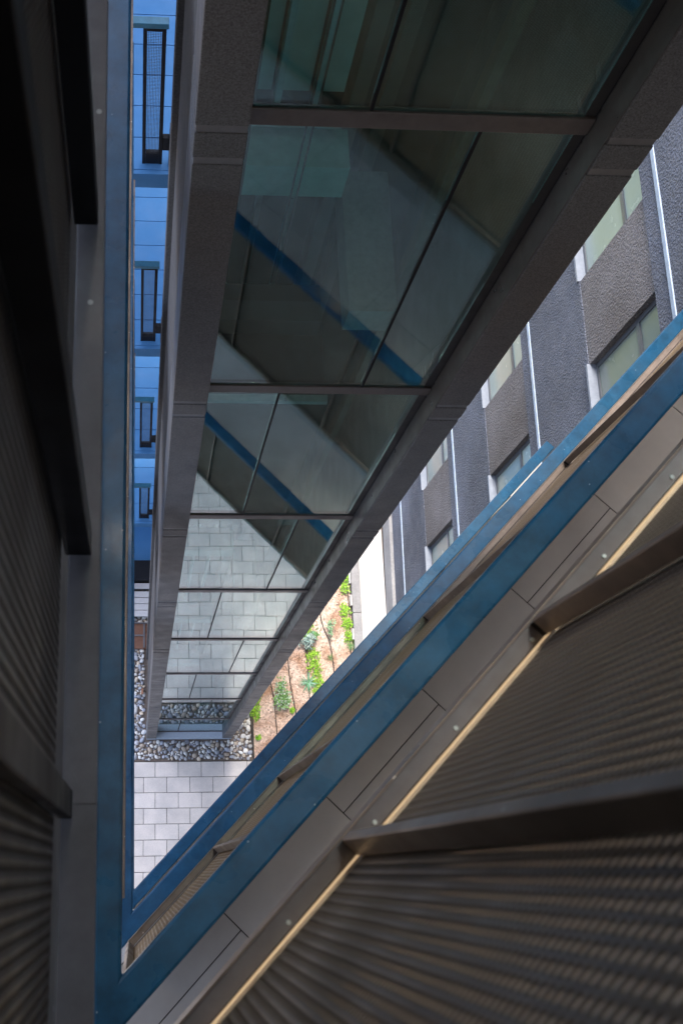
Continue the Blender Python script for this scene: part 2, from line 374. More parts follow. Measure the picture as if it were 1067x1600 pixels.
# corridor back wall: panels, storey by storey
for k, L, top in (('A', -1.5, 1.5), ('B', -4.8, -1.8), ('C', -8.1, -5.1), ('D', -11.4, -8.4)):
    for i in range(-1, 7):
        s0 = -1.6 + i * 1.3
        a = ps(2.34, s0 + .008); b = ps(2.34, s0 + 1.292); n_ = Vector((SA, -CA)) * .05
        obj('wall_panel', MB().prism([a, b, (b[0] + n_.x, b[1] + n_.y), (a[0] + n_.x, a[1] + n_.y)], L + .01, top - .02), WALLP, own)
a = ps(2.42, -6); b = ps(2.42, 9)
obj('back_wall', MB().prism([a, b, ps(2.6, 9), ps(2.6, -6)], -11.7, 5), CONC_G, own)
obj('shade_roof', MB().prism([(-4.5, -5.2), (9, -5.2), (9, 2.05), (-4.5, 2.05)], 5.01, 5.4), CONC_G, own)  # carried out over the well, out of view, to shade the guards
obj('shade_roof', MB().box((-4.5, 2.051, 5.01), (.10, 9.0, 5.4)), CONC_G, own)  # unseen extension added to keep sun off the left handrails
obj('shade_roof', MB().box((1.70, 2.051, 5.01), (3.4, 3.9, 5.4)), CONC_G, own)  # unseen extension beside the tower, added for shade
obj('end_wall', MB().box((-3.4, -5.2, -1.9), (4.5, -5.0, 5)), CONC_G, own)
obj('sun_block_wall', MB().box((-3.4, -5.2, GZ), (4.5, -5.0, -1.91)), CONC_G, own)  # added out of view to stop sun patches on the paving
obj('sun_block_wall', MB().prism([ps(4.0, -1), ps(4.0, 9), ps(4.15, 9), ps(4.15, -1)], GZ, 5), CONC_G, own)  # likewise added, closes the open ground storey to the sun
obj('west_wall', MB().box((-3.4, -5, -1.9), (-3.2, 2.6, 5)), CONC_G, own)
for (x, y) in ((3.0, -2.2), (.9, -3.4), (6.5, 2.4)):
    obj('ground_column', MB().box((x, y, GZ), (x + .35, y + .35, -11.72)), CONC_G, own, bevel=.01)

def ceiling_lamp(p, s, z, power, label):
    x, y = ps(p, s); e = empty('ceiling_lamp', (x, y, z), label, 'lamp', 'round warm ceiling lamps over the corridor')
    n = 24; ring = [(x + .11 * math.cos(t * 2 * math.pi / n), y + .11 * math.sin(t * 2 * math.pi / n)) for t in range(n)]
    ins = [(x + .095 * math.cos(t * 2 * math.pi / n), y + .095 * math.sin(t * 2 * math.pi / n)) for t in range(n)]
    obj('housing', MB().prism(ring, z - .05, z), MULL, e, bevel=.004)
    em = MATS.get('lamp_glow')
    if not em:
        em = bpy.data.materials.new('lamp_glow'); em.use_nodes = True; b = em.node_tree.nodes['Principled BSDF']; b.inputs['Base Color'].default_value = (.8, .7, .55, 1); b.inputs['Emission Color'].default_value = (1, .72, .42, 1); b.inputs['Emission Strength'].default_value = 3; MATS['lamp_glow'] = em
    obj('diffuser', MB().prism(ins, z - .065, z - .0505), em, e)
    ld = bpy.data.lights.new('lamp_light', 'AREA'); ld.shape = 'DISK'; ld.size = .18; ld.energy = power; ld.color = (1, .70, .40)
    lo = bpy.data.objects.new('lamp_light', ld); C.objects.link(lo); lo.parent = e; lo.location = (0, 0, -.07)
NL = ['nearest the well corner', 'in the middle of the corridor', 'far along the corridor']
for k, zc in (('A', 1.5), ('B', -1.8), ('C', -5.1), ('D', -8.4)):
    for i, (p_, s_) in enumerate(((.95, 2.2 if k == 'A' else 1.3), (.95, 4.4), (.95, 7.0))):
        ceiling_lamp(p_, s_, zc, .12 if k == 'A' else .8, 'round warm ceiling lamp %s over the %s floor' % (NL[i], {'A': 'nearest', 'B': 'second', 'C': 'third', 'D': 'lowest'}[k]))

ceiling_lamp(-.55, -.25, -1.81, .6, 'added warm fill lamp under the landing left of the well')  # added out of view to warm the mesh one floor down

sl_ = empty('added_glow_strip', (*ps(.21, .7), -1.495), 'added warm glow strip along the foot of the nearest slanted mesh panels', 'lamp')  # added emitter standing in for a warm glow whose source is unseen
sm = bpy.data.materials.new('strip_glow'); sm.use_nodes = True; b_ = sm.node_tree.nodes['Principled BSDF']; b_.inputs['Base Color'].default_value = (.5, .4, .25, 1); b_.inputs['Emission Color'].default_value = (1, .68, .38, 1); b_.inputs['Emission Strength'].default_value = 12.0
obj('lens', MB().prism([ps(.2022, -.6), ps(.2022, 1.5), ps(.2048, 1.5), ps(.2048, -.6)], -1.492, -1.470), sm, sl_)
sm2 = sm.copy(); sm2.name = 'edge_glow'; sm2.node_tree.nodes['Principled BSDF'].inputs['Emission Strength'].default_value = .13
obj('edge_glow_line', MB().prism([ps(.1927, -.6), ps(.1927, 1.5), ps(.1934, 1.5), ps(.1934, -.6)], -1.488, -1.467), sm2, sl_)  # faint emission added to draw the gold edge line
obj('channel', MB().prism([ps(.2009, -.6), ps(.2009, 1.5), ps(.2021, 1.5), ps(.2021, -.6)], -1.497, -1.466), GLOWRIM, sl_)

# guards
GSP = {'A': dict(pi=.11, w=.095, xi=-.037, xw=.07, posts=[-.10, .218, .622, 1.62, 2.62, 3.62], lp=[.085, .435, .957, 1.9, 2.55], ls=2.55, rs=3.62),
       'B': dict(pi=.155, w=.090, xi=-.037, xw=.071, posts=[-.215, .296, .696, 1.67, 2.72, 3.72, 4.9, 6.1, 7.3], lp=[-.1, 1.0, 2.0, 3.0, 4.0, 5.0], ls=5.2, rs=8.0),
       'C': dict(pi=.130, w=.092, xi=-.017, xw=.085, posts=[-.215, .296, .9, 1.9, 2.9, 3.9, 5.0, 6.2, 7.4], lp=[-.1, 1.0, 2.0, 3.0, 4.0, 5.2], ls=5.62, rs=8.0),
       'D': dict(pi=.084, w=.10, xi=-.014, xw=.09, posts=[-.215, .296, .9, 1.9, 2.9, 3.9, 4.9], lp=[-.1, 1.0, 2.0, 3.0, 4.0, 5.2], ls=5.62, rs=5.58)}
LAB = {'A': 'blurred nearest guard of tan perforated panels and bronze posts at the camera\'s own floor',
       'B': 'guard one floor down with the widest blue handrail along both sides of the well',
       'C': 'second guard down whose blue handrail shows just inside the widest blue one',
       'D': 'lowest guard of the well with a thin dark blue handrail ending beside the blue-grey wall'}
def hline_poly(pi, po, xi, xo, s1, y1):
    ci = (xi, yl(xi, pi)); co = (xo, yl(xo, po))
    return [ci, ps(pi, s1), ps(po, s1), co, (xo - .0066 * y1, y1), (xi - (.0066 if pi < .15 else 0) * y1, y1)]
for k, G_ in GSP.items():
    L = LV[k]; ht = L + 1.66; e = empty('well_guard', (0.1, 0.1, L), LAB[k], 'guard', 'guards around the well, one per floor')
    pi, po, xi, xo = G_['pi'], G_['pi'] + G_['w'], G_['xi'], G_['xi'] - G_['xw']
    if k != 'A':
        obj('handrail', MB().prism(hline_poly(pi, po, xi, xo, G_['rs'], G_['ls']), ht - .055, ht), BLUE, e, bevel=.009)
    else:                                   # open well corner at our own floor: rails beside the camera
        obj('handrail', MB().prism([ps(.19, -.0), ps(.19, 3.7), ps(.285, 3.7), ps(.285, -.0)], ht - .055, ht), BLUE, e, bevel=.009)
        obj('handrail', MB().prism([(-.10, .02), (-.10, 2.5), (-.17, 2.5), (-.17, .02)], ht - .055, ht), BLUE, e, bevel=.009)
    # bottom rails: a flat steel angle with a bright upstand under the mesh
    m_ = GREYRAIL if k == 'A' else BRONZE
    s0 = G_['posts'][0]
    obj('bottom_rail', MB().prism([ps(.166, s0), ps(.166, G_['rs']), ps(.192, G_['rs']), ps(.192, s0)], L - .012, L + .010), m_, e, bevel=.002)
    obj('slab_edge_plate', MB().prism([ps(.163, s0), ps(.163, G_['rs']), ps(.1655, G_['rs']), ps(.1655, s0)], L - .03, L + .014), BRONZE, e)
    obj('mesh_channel', MB().prism([ps(.1935, s0), ps(.1935, G_['rs']), ps(.1985, G_['rs']), ps(.1985, s0)], L - .005, L + .034), GLOWRIM if k == 'A' else BRONZE, e, bevel=.001)
    y0 = G_['lp'][0]
    obj('bottom_rail', MB().prism([(-.051, y0), (-.060, G_['ls']), (-.097, G_['ls']), (-.097, y0)] if k == 'A' else [(-.045, y0), (-.045, G_['ls']), (-.09, G_['ls']), (-.09, y0)], L - .012, L + .010), m_, e, bevel=.002)
    if k == 'A':
        ext = MB().prism([(-.051, -1.0), (-.051, y0), (-.097, y0), (-.097, -1.0)], L - .012, L + .010); obj('bottom_rail', ext, m_, e)
    pw = .046
    top = ht - .056
    for i, s in enumerate(G_['posts']):
        if s > G_['rs']: continue
        a, b = .164, .1925
        poly = [ps(a, s - .008), ps(b, s - .008), ps(b, s + .008), ps(a, s + .008)]
        obj('post', MB().prism(poly, L + .028, top), BRONZE, e, bevel=.002)
        obj('post_foot', MB().prism([ps(a + .004, s - .006), ps(b, s - .006), ps(b, s + .006), ps(a + .004, s + .006)], L + .010, L + .0275), BLACK, e)
        if i + 1 < len(G_['posts']):
            s2 = min(G_['posts'][i + 1], G_['rs'])
            perf(s2 - s, 1.55, (*ps(PM, s), L + .036), math.atan2(SA, CA), e, m=None if k == 'B' else MESH_SHADE, key='' if k == 'B' else 'a')
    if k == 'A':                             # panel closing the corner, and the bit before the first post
        perf(.9, 1.55, (*ps(PM, -1.0), L + .036), math.atan2(SA, CA), e, m=MESH_SHADE, key='a')
        obj('bottom_rail', MB().prism([ps(.166, -1.0), ps(.166, s0), ps(.192, s0), ps(.192, -1.0)], L - .012, L + .010), m_, e)
        obj('mesh_channel', MB().prism([ps(.1935, -1.0), ps(.1935, s0), ps(.1985, s0), ps(.1985, -1.0)], L - .005, L + .034), GLOWRIM, e)
    for i, y in enumerate(G_['lp']):
        a, b = ((-.064 if i else -.082), -.100) if k == 'A' else (-.055, -.09)
        obj('post', MB().prism([(a, y - .018), (b, y - .018), (b, y + .018), (a, y + .018)], L + .028, top), BLACK if k == 'A' else BRONZE, e, bevel=.002)
        if i + 1 < len(G_['lp']):
            perf(G_['lp'][i + 1] - y, 1.55, (XW + (0 if k == 'A' else .012), y, L + .036), math.pi / 2, e, m=LEFT_SHADE, key='l')
    if k == 'A':
        for q in range(12):
            x_, y_ = ps(.1835, -.42 + .17 * q); obj('screw', MB().tube([(x_, y_, L + .009), (x_, y_, L + .0135)], .0032, 8), STEEL, e)
    if k == 'A': perf(.95, 1.55, (XW, y0 - .95, L + .036), math.pi / 2, e, m=LEFT_SHADE, key='l')

# ------------------------------------------------------------------ glazed lift tower
YT, XL0, XL1, XR0, XR1, YB = 2.1782, .165, .3323, 1.470, 1.6279, 3.69
YM, YG = 2.292, 2.306                                    # front of the mullions, set back from the columns' face
tw_ = empty('lift_tower', ((XL0 + XR1) / 2, (YT + YB) / 2, GZ), 'tall glass-fronted lift tower framed by dark stuccoed columns in the middle of the well', 'tower')
ZT = 3.2
ml = [-2.948 - k * 2.086 for k in range(-3, 8)]
grv = sorted([z + .08 for z in ml] + [z - .08 for z in ml], reverse=True)
def column(x0, x1, y0, y1):
    z = ZT; gs = [q for q in grv if GZ + .25 < q < ZT]
    for q in gs + [GZ + .0885]:
        obj('column_panel', MB().box((x0, y0, q + .0175), (x1, y1, z)), STUCCO_T, tw_, bevel=.004)
        if q > GZ + .1: obj('joint_band', MB().box((x0 + .004, y0 + .004, q - .0175), (x1 - .004, y1, q + .0175)), mat('joint_band_metal', (.17, .17, .185), .4, .3, noise=(20, .15)), tw_)
        z = q - .0175
column(XL0, XL1, YT, YT + .30); column(XR0, XR1, YT, YT + .30)
obj('side_wall', MB().box((XL0 + .02, YT + .301, GZ), (XL0 + .10, YB - .12, ZT)), SIDE, tw_)
obj('rear_column', MB().box((XL0 - .012, YB - .12, GZ), (XL0 + .12, YB, ZT)), SIDE, tw_, bevel=.004)
obj('rear_post', MB().box((XL0 + .03, YB + .002, GZ), (XL0 + .075, YB + .05, ZT)), RUST, tw_)
obj('shaft_lining', MB().box((XL0 + .1005, YT + .33, GZ), (XL0 + .115, YB - .125, ZT)), STEEL, tw_)
obj('side_wall', MB().box((XR1 - .10, YT + .301, GZ), (XR1 - .02, YB, ZT)), STUCCO_T, tw_)
obj('rear_wall', MB().box((XL0 + .121, YB - .10, GZ), (XR1 - .101, YB, ZT)), mat('shaft_wall', (.035, .042, .045), .8, noise=(10, .2)), tw_)
obj('added_glass_roof', MB().box((XL0 + .08, YT + .05, ZT + .002), (XR1 - .08, YB - .05, ZT + .02)), WCLEAR, tw_)  # unseen top, put in to let daylight down the shaft
pl = obj('bottom_sill', MB().box((XL1 - .02, YM, GZ + .071), (XR0 - .006, YG - .006, GZ + .115)), MULL, tw_, bevel=.003)
obj('glazing_bar', MB().box((.695, YG - .014, GZ + .12), (.706, YG + .012, ml[-1] - .041)), BLACK, tw_)
pl = obj('plinth', MB().box((XL0, YT, GZ - .05), (XR1, YT + .30, GZ + .07)), mat('plinth_stone', (.50, .56, .64), .5, noise=(30, .1)), tw_, bevel=.006)
bars = [.73, .73, .73, 1.11, .706, 1.10, .722, 1.11, .722, 1.05, .70]
for k in range(len(ml) - 1):
    zt, zb = ml[k], ml[k + 1]
    obj('mullion', MB().box((XL1 - .02, YM, zt - .040), (XR0 - .006, YG + .012, zt + .040)), MULL, tw_, bevel=.003)
    xb = bars[k]
    for x0, x1 in ((XL1 + .002, xb - .006), (xb + .006, XR0 - .046)):
        obj('glass_pane', MB().box((x0, YG - .005, zb + .041), (x1, YG + .005, zt - .041)), GLASS, tw_)
    obj('glazing_bar', MB().box((xb - .0055, YG - .010, zb + .041), (xb + .0055, YG + .012, zt - .041)), BLACK, tw_)
    obj('glazing_bar', MB().box((XR0 - .045, YM + .012, zb + .041), (XR0 - .005, YG + .03, zt - .041)), DARKM, tw_)
    obj('glazing_bar', MB().box((XL1 + .002, YG + .0055, zb + .041), (XL1 + .02, YG + .03, zt - .041)), BLACK, tw_)
obj('reveal_lining', MB().box((XR0 - .004, YT + .006, GZ + .08), (XR0 - .0005, YG - .01, ZT)), mat('reveal_metal', (.10, .095, .095), .35, .3, noise=(20, .15)), tw_)
obj('mullion', MB().box((XL1 - .02, YM, ml[-1] - .04), (XR0 - .006, YG + .012, ml[-1] + .04)), MULL, tw_, bevel=.003)
obj('glass_pane', MB().box((XL1 + .002, YG - .005, GZ + .12), (XR0 - .006, YG + .005, ml[-1] - .041)), GLASS, tw_)
# inside the shaft
for x in (.40, .44, .47, .71, .74):
    obj('cable', MB().tube([(x, 3.05, -5.3), (x, 3.05, ZT)], .005, 6), DARKM, tw_)
for k, (x0_, x1_) in enumerate(((.29, .39), (.41, .49), (.545, .61), (.665, .79), (.845, .955))):
    obj('wall_panel', MB().box((x0_, 3.50, -4.3), (x1_, 3.585, ZT)), mat('lit_shaft_panel', (.46, .55, .55), .4, noise=(5, .15)), tw_)  # pale panels at the top only: the shaft's lit part put into colour
for x in (.98, 1.12):
    obj('column_cover', MB().box((x, 3.44, GZ), (x + .07, 3.585, ZT)), MULL, tw_)
for x in (.50, .62, .80):
    obj('guide_rail', MB().box((x, 3.42, GZ), (x + .03, 3.48, ZT)), STEEL, tw_)
obj('guide_rail', MB().box((1.27, 2.75, GZ), (1.31, 2.83, ZT)), BRONZE, tw_)
for k in range(6):
    z = -4.47 - k * 3.3 + 3.3
    obj('shaft_beam', MB().box((.27, 3.2, z - .24), (1.0, 3.42, z)), GREENC, tw_)
    obj('rail_bracket', MB().box((.30, 3.36, z + .08), (.95, 3.41, z + .12)), STEEL, tw_)
    obj('landing_sill', MB().box((1.02, 2.6, z - .5), (1.26, 3.4, z - .3)), CONC_G, tw_)
lc = empty('lift_car', (.62, 2.9, -7.7), 'dark lift car standing inside the glass tower, seen faintly through the panes', 'lift car')
obj('car_body', MB().box((.36, 2.42, -7.7), (1.02, 3.16, -5.5)), BLACK, lc, bevel=.01)
obj('crosshead', MB().box((.40, 2.82, -5.46), (.98, 2.94, -5.3)), DARKM, lc)
obj('car_roof_edge', MB().box((.36, 2.42, -5.498), (1.02, 2.46, -5.46)), STEEL, lc)

# ------------------------------------------------------------------ blue-grey building on the right
XB, PH = 4.4595, -.0173
def fp(s, o=0, z=0): return (XB - s * math.sin(PH) + o * math.cos(PH), s * math.cos(PH) + o * math.sin(PH))
bb = empty('apartment_building', (XB + 1.5, 5, GZ), 'blue-grey stuccoed building with rows of square windows and pale floor bands', 'building')
fl_z = [-8.122 + 3.3 * k for k in (2, 1, 0, -1, -2, -3)]
SW = [(4.85 - 2.1 - .95 - 2.1, 4.85 - 2.1 - .95), (4.85 - 2.1 + .0, 4.85), (5.80, 7.9), (8.85, 10.95), (11.9, 14.0)]
def fbox(s0, s1, o0, o1, z0, z1):
    return MB().prism([fp(s0, o0), fp(s1, o0), fp(s1, o1), fp(s0, o1)], z0, z1)
S0, S1 = -4, 15
obj('core_wall', fbox(S0, S1, .14, 3.0, GZ, -1.4), CONC_G, bb)
for k, z in enumerate(fl_z):
    obj('floor_band', fbox(S0, S1, -.012, .13, z - .03, z + .03), STRIP, bb, bevel=.003)
    zb_ = z - 3.3 + .0301 if k < len(fl_z) - 1 else GZ + .9
    hd, sl = z - .288, z - 1.796
    if k < len(fl_z) - 1:
        obj('stucco_band', fbox(S0, S1, 0, .135, hd + .0, z - .0301), STUCCO_B, bb)
        obj('stucco_band', fbox(S0, S1, 0, .135, zb_, sl), STUCCO_B, bb)
        prev = S0
        for (a, b) in SW + [(S1, S1)]:
            obj('stucco_pier', fbox(prev, a, .012, .135, sl + .001, hd - .001), STUCCO_W, bb)
            prev = b
        for (a, b) in SW:
            wn = obj('window', fbox(a + .001, b - .001, .105, .13, sl + .001, hd - .001), mat('window_frame_paint', (.10, .11, .125), .4), bb)
            # frame: four borders and a transom and a centre post
            fr_ = MB()
            for q in (fbox(a + .002, b - .002, .075, .104, hd - .06, hd - .002), fbox(a + .002, b - .002, .075, .104, sl + .002, sl + .05), fbox(a + .002, a + .05, .075, .104, sl + .051, hd - .061), fbox(b - .05, b - .002, .075, .104, sl + .051, hd - .061),
                      fbox(a + .051, b - .051, .070, .1035, hd - .56, hd - .50), fbox((a + b) / 2 - .03, (a + b) / 2 + .03, .0725, .1037, sl + .051, hd - .561)):
                fr_.add(q.v, q.f)
            f_ = obj('frame', fr_, mat('window_frame_paint', (.10, .11, .125), .4), wn)
            for (c0, c1, d0, d1) in ((a + .052, (a + b) / 2 - .032, sl + .052, hd - .562), ((a + b) / 2 + .032, b - .052, sl + .052, hd - .562), (a + .052, b - .052, hd - .498, hd - .062)):
                obj('pane', fbox(c0, c1, .086, .090, d0, d1), WGLASS, wn)
            obj('sill', fbox(a - .0, b + .0, -.02, .0745, sl - .028, sl + .008), SILL, bb)
obj('stucco_band', fbox(S0, S1, 0, .135, GZ + .55, fl_z[-1] - .0301), STUCCO_B, bb)
obj('base_course', fbox(S0, S1, -.06, .135, GZ, GZ + .549), CONC_G, bb, bevel=.01)

# ------------------------------------------------------------------ walkways on the left, one above another, each with its guard
YGD, ZG = 5.7741, -8.063
WK = ['highest of the pale blue walkways left of the tower, with its guard nearest the top', 'second pale blue walkway from the top left of the tower', 'third pale blue walkway down left of the tower', 'lowest pale blue walkway left of the tower, just above the dark terrace']
GL = ['largest blue-capped dark guard panel near the top left corner', 'second dark-framed guard panel from the top on the left', 'third dark-framed guard panel from the top on the left', 'smallest and lowest dark-framed guard panel on the left']
for k in range(4):
    z = ZG - 3.3 * k
    e = empty('walkway', (1.2, 6.8, z), WK[k], 'walkway', 'walkways stacked left of the tower')
    nb = 7
    for j in range(nb):
        y0 = 5.70 + j * .325
        obj('deck_board', MB().box((-3.0, y0 + .003, z - .045), (1.62, y0 + .322, z)), DECK, e, bevel=.003)
    obj('edge_beam', MB().box((-3.0, 5.66, z - .20), (1.62, 5.699, z - .002)), DECK, e)
    obj('joist', MB().box((.06, 5.70, z - .20), (.12, 7.95, z - .046)), DARKM, e)
    obj('joist', MB().box((1.5, 5.70, z - .20), (1.56, 7.95, z - .046)), DARKM, e)
    gd = empty('guard_panel', (.1, 5.77, z), GL[k], 'guard', 'dark-framed guards on the walkways left of the tower')
    t = z + 1.663
    obj('handrail', MB().box((-1.2, 5.735, t - .05), (.1955, 5.80, t)), mat('teal_cap', (.03, .13, .20), .4, noise=(18, .2)), gd, bevel=.004)
    obj('stile', MB().box((.012, 5.745, z + .02), (.040, 5.79, t - .0505)), BLACK, gd)
    obj('stile', MB().box((.150, 5.745, z + .02), (.180, 5.79, t - .0505)), BLACK, gd)
    obj('frame_bar', MB().box((.0405, 5.747, z + .021), (.1495, 5.788, z + .16)), BLACK, gd)
    obj('frame_bar', MB().box((.0405, 5.747, t - .09), (.1495, 5.788, t - .0505)), BLACK, gd)
    perf(.109, 1.41, (.0405, 5.765, z + .161), 0, gd, m=mat('dark_sheet', (.05, .06, .08), .5), key='g')
    obj('bracket', MB().box((.1805, 5.75, z + .20), (.235, 5.80, z + .36)), BLACK, gd, bevel=.004)
    obj('bracket_post', MB().box((.2352, 5.74, z - .10), (.27, 5.80, z + .5)), DARKM, gd)
cn = struct('shade_blocker', MB().box((-4, 5.6, -1.6), (.6, 12.5, -1.35)), CONC_G)  # unseen slab added to keep the sun off the walkways
# dark terrace below the walkways
tr = struct('terrace', MB().box((-2, 5.30, GZ - .1), (3.4, 8.5, GZ + .03)), DECK)
for a, b, m_, nm, lb, ct in (((-.6, 4.93, GZ), (.235, 5.28, GZ + .35), BLACK, 'planter_box', 'black empty trough at the edge of the pale terrace', 'trough'),):
    o = obj(nm, MB().box(a, b), m_, bevel=.008); setp(o, lb, ct)
bn = empty('bench', (-.1, 4.5, GZ), 'low white slatted bench between the black trough and the brown crate', 'bench')
obj('slat', MB().box((-.6, 4.80, GZ + .15), (.22, 4.90, GZ + .19)), CONC_W, bn, bevel=.004)
for i in range(4): obj('slat', MB().box((-.6, 4.30 + i * .115, GZ + .15), (.22, 4.405 + i * .115, GZ + .19)), CONC_W, bn, bevel=.004)
obj('leg', MB().box((-.5, 4.35, GZ - .03), (-.44, 4.85, GZ + .149)), DARKM, bn); obj('leg', MB().box((.1, 4.35, GZ - .03), (.16, 4.85, GZ + .149)), DARKM, bn)
cr = empty('crate', (-.1, 3.95, GZ), 'dark brown timber crate with a pale frame beside the pebbles', 'crate')
obj('crate_board', MB().box((-.5, 3.74, GZ - .03), (.17, 4.20, GZ + .10)), RUST, cr, bevel=.005)
for q in (((-.5, 3.96, GZ + .1005), (.13, 3.985, GZ + .13)), ((.10, 3.76, GZ + .1005), (.13, 3.955, GZ + .13)), ((.10, 3.99, GZ + .1005), (.13, 4.18, GZ + .13)), ((-.5, 4.185, GZ + .1005), (.17, 4.20, GZ + .15))):
    obj('frame_bar', MB().box(*q), GREYRAIL, cr)
setp(obj('loose_brick', MB().box((.07, 2.95, GZ), (.11, 3.05, GZ + .06)), BRICKM, bevel=.004), 'small reddish brick lying on the shaded pebbles', 'brick')

# ------------------------------------------------------------------ garden: hoses and plants
hoses = [[(1.965, 2.6), (1.985, 2.23), (1.995, 1.86)], [(2.30, 3.6), (2.34, 3.14), (2.39, 2.83), (2.41, 2.5), (2.44, 1.9)], [(2.60, 4.3), (2.65, 3.68), (2.68, 3.17), (2.77, 2.55), (2.79, 2.0)],
         [(2.94, 4.6), (2.99, 3.68), (3.01, 3.34), (3.02, 2.7), (3.05, 2.2)], [(3.24, 4.9), (3.27, 4.38), (3.32, 4.12), (3.42, 3.85), (3.47, 3.34), (3.46, 2.9)], [(3.74, 5.6), (3.77, 5.03), (3.80, 4.5), (3.79, 3.91), (3.78, 3.3)]]
HL = ['short black drip hose along the edge of the pebbles', 'black drip hose passing the variegated bush nearest the pebbles', 'black drip hose just right of the variegated bush', 'black drip hose running under the agave', 'curved black drip hose crossing bare soil in mid garden', 'black drip hose beside the kerb, under the right-hand plants']
for hp, lb in zip(hoses, HL):
    # smooth the polyline
    P = []
    for i in range(len(hp) - 1):
        p0 = hp[max(i - 1, 0)]; p1 = hp[i]; p2 = hp[i + 1]; p3 = hp[min(i + 2, len(hp) - 1)]
        for t in [j / 6 for j in range(6)]:
            P.append(tuple(.5 * ((2 * p1[a]) + (-p0[a] + p2[a]) * t + (2 * p0[a] - 5 * p1[a] + 4 * p2[a] - p3[a]) * t * t + (-p0[a] + 3 * p1[a] - 3 * p2[a] + p3[a]) * t ** 3) for a in (0, 1)))
    P.append(hp[-1])
    o = obj('drip_hose', MB().tube([(x, y, GZ + .03 + .004 * math.sin(i)) for i, (x, y) in enumerate(P)], .009, 6), HOSE, smooth=True); setp(o, lb, 'hose', 'drip hoses across the garden soil')

def leafmesh(name, centres, leafl, leafw, palette, m, label, cat, group=None, parent=None, tilt=.6):
    """many small folded leaves; centres = list of (x,y,z,dirx,diry,dirz)"""
    V = []; F = []; K = []; n = 0
    for (x, y, z, dx, dy, dz) in centres:
        d = Vector((dx, dy, dz)).normalized(); s = d.cross(Vector((0, 0, 1)));
        if s.length < .1: s = Vector((1, 0, 0))
        s = s.normalized(); u = s.cross(d).normalized(); l = leafl * random.uniform(.7, 1.3); w_ = leafw * random.uniform(.8, 1.2); o = Vector((x, y, z + H0))
        q = [o, o + d * l * .5 + s * w_ + u * w_ * .4, o + d * l, o + d * l * .5 - s * w_ + u * w_ * .4, o + d * l * .5]
        V += [tuple(v) for v in q]; F += [(n, n + 1, n + 4), (n + 1, n + 2, n + 4), (n, n + 4, n + 3), (n + 4, n + 2, n + 3)]
        c = random.choice(palette); b = random.uniform(.8, 1.2); K += [(c[0] * b, c[1] * b, c[2] * b, 1)] * 5; n += 5
    V = np.array(V); c0 = V.mean(0); c0[2] = V[:, 2].min()
    o = fastmesh(name, V - c0, F, m, K, kind=None, smooth=False, loc=Vector(c0) - org(parent), parent=parent)
    if label: setp(o, label, cat, group)
    return o
def gcover(blobs, label):
    cs = []
    for (bx, by, rx, ry) in blobs:
        for _ in range(int(9000 * rx * ry) + 60):
            a = random.uniform(0, 6.283); r = math.sqrt(random.random()) * (1 + .22 * math.sin(3 * a + bx * 9) + .15 * math.sin(7 * a + by * 5))
            x, y = bx + rx * r * math.cos(a), by + ry * r * math.sin(a); h = .07 * max(0, 1 - .7 * r * r) * random.uniform(.4, 1)
            cs.append((x, y, GZ + .02 + h, random.gauss(0, 1), random.gauss(0, 1), random.uniform(.1, .9)))
    return leafmesh('ground_cover_plant', cs, .035, .010, [(.20, .42, .02), (.28, .52, .03), (.14, .33, .02), (.34, .55, .05)], GC, label, 'plant', 'bright green ground cover plants')
gcover([(2.0, 2.78, .12, .12), (2.05, 2.62, .10, .13), (2.10, 2.95, .08, .10)], 'bright green creeping plant where the pebbles meet the tower\'s right foot')
gcover([(3.10, 3.62, .12, .14), (3.12, 3.42, .11, .12), (3.16, 3.20, .11, .12), (3.17, 3.0, .09, .10)], 'bright green creeping clump behind and beside the agave')
gcover([(2.92, 4.02, .13, .13), (3.02, 4.2, .10, .14)], 'bright green creeping plant half hidden by the tower column')
gcover([(3.76, 5.05, .08, .12), (3.74, 4.85, .08, .10)], 'small bright green clump highest up beside the kerb')
gcover([(3.72, 4.44, .09, .13), (3.74, 4.22, .09, .12)], 'middle bright green clump beside the kerb')
gcover([(3.76, 3.98, .08, .12)], 'lowest bright green clump beside the kerb')
gcover([(2.70, 2.66, .035, .05)], 'tiny green sprout on bare soil near the blue handrail')
gcover([(2.09, 2.19, .035, .04)], 'tiny green sprout beside the pebble edge')
def bush(x, y, rx, ry, label, pal, n=420):
    e = empty('bush', (x, y, GZ), label, 'bush'); cs = []
    st = MB()
    for i in range(9):
        a = random.uniform(0, 6.283); r = random.uniform(.3, .9); q = (x + rx * r * math.cos(a), y + ry * r * math.sin(a), GZ + random.uniform(.12, .26))
        st.tube([(x, y, GZ - .02), ((x + q[0]) / 2, (y + q[1]) / 2, GZ + .12), q], .004, 5)
        for _ in range(n // 9):
            cs.append((q[0] + random.gauss(0, rx * .24), q[1] + random.gauss(0, ry * .24), q[2] + random.gauss(0, .04), random.gauss(0, 1), random.gauss(0, 1), random.uniform(0, 1)))
    obj('stem', st, BRONZE, e); leafmesh('foliage', cs, .042, .012, pal, LEAF, None, None, parent=e)
VP = [(.30, .42, .30), (.10, .26, .05), (.55, .62, .50), (.16, .36, .08), (.24, .40, .16)]
bush(2.53, 2.90, .15, .24, 'green and cream variegated bush between two drip hoses', VP, 560)
bush(2.98, 3.86, .15, .12, 'silvery green bush above the bright clump in mid garden', [(.35, .45, .42), (.22, .34, .30), (.50, .58, .52)], 300)
bush(3.12, 3.98, .07, .07, 'small dull green bush at the column edge', [(.18, .38, .14), (.14, .3, .1)], 120)
bush(3.43, 4.1, .06, .15, 'thin grey-green seedling on the pale soil in mid garden', [(.25, .42, .22), (.34, .48, .30)], 110)
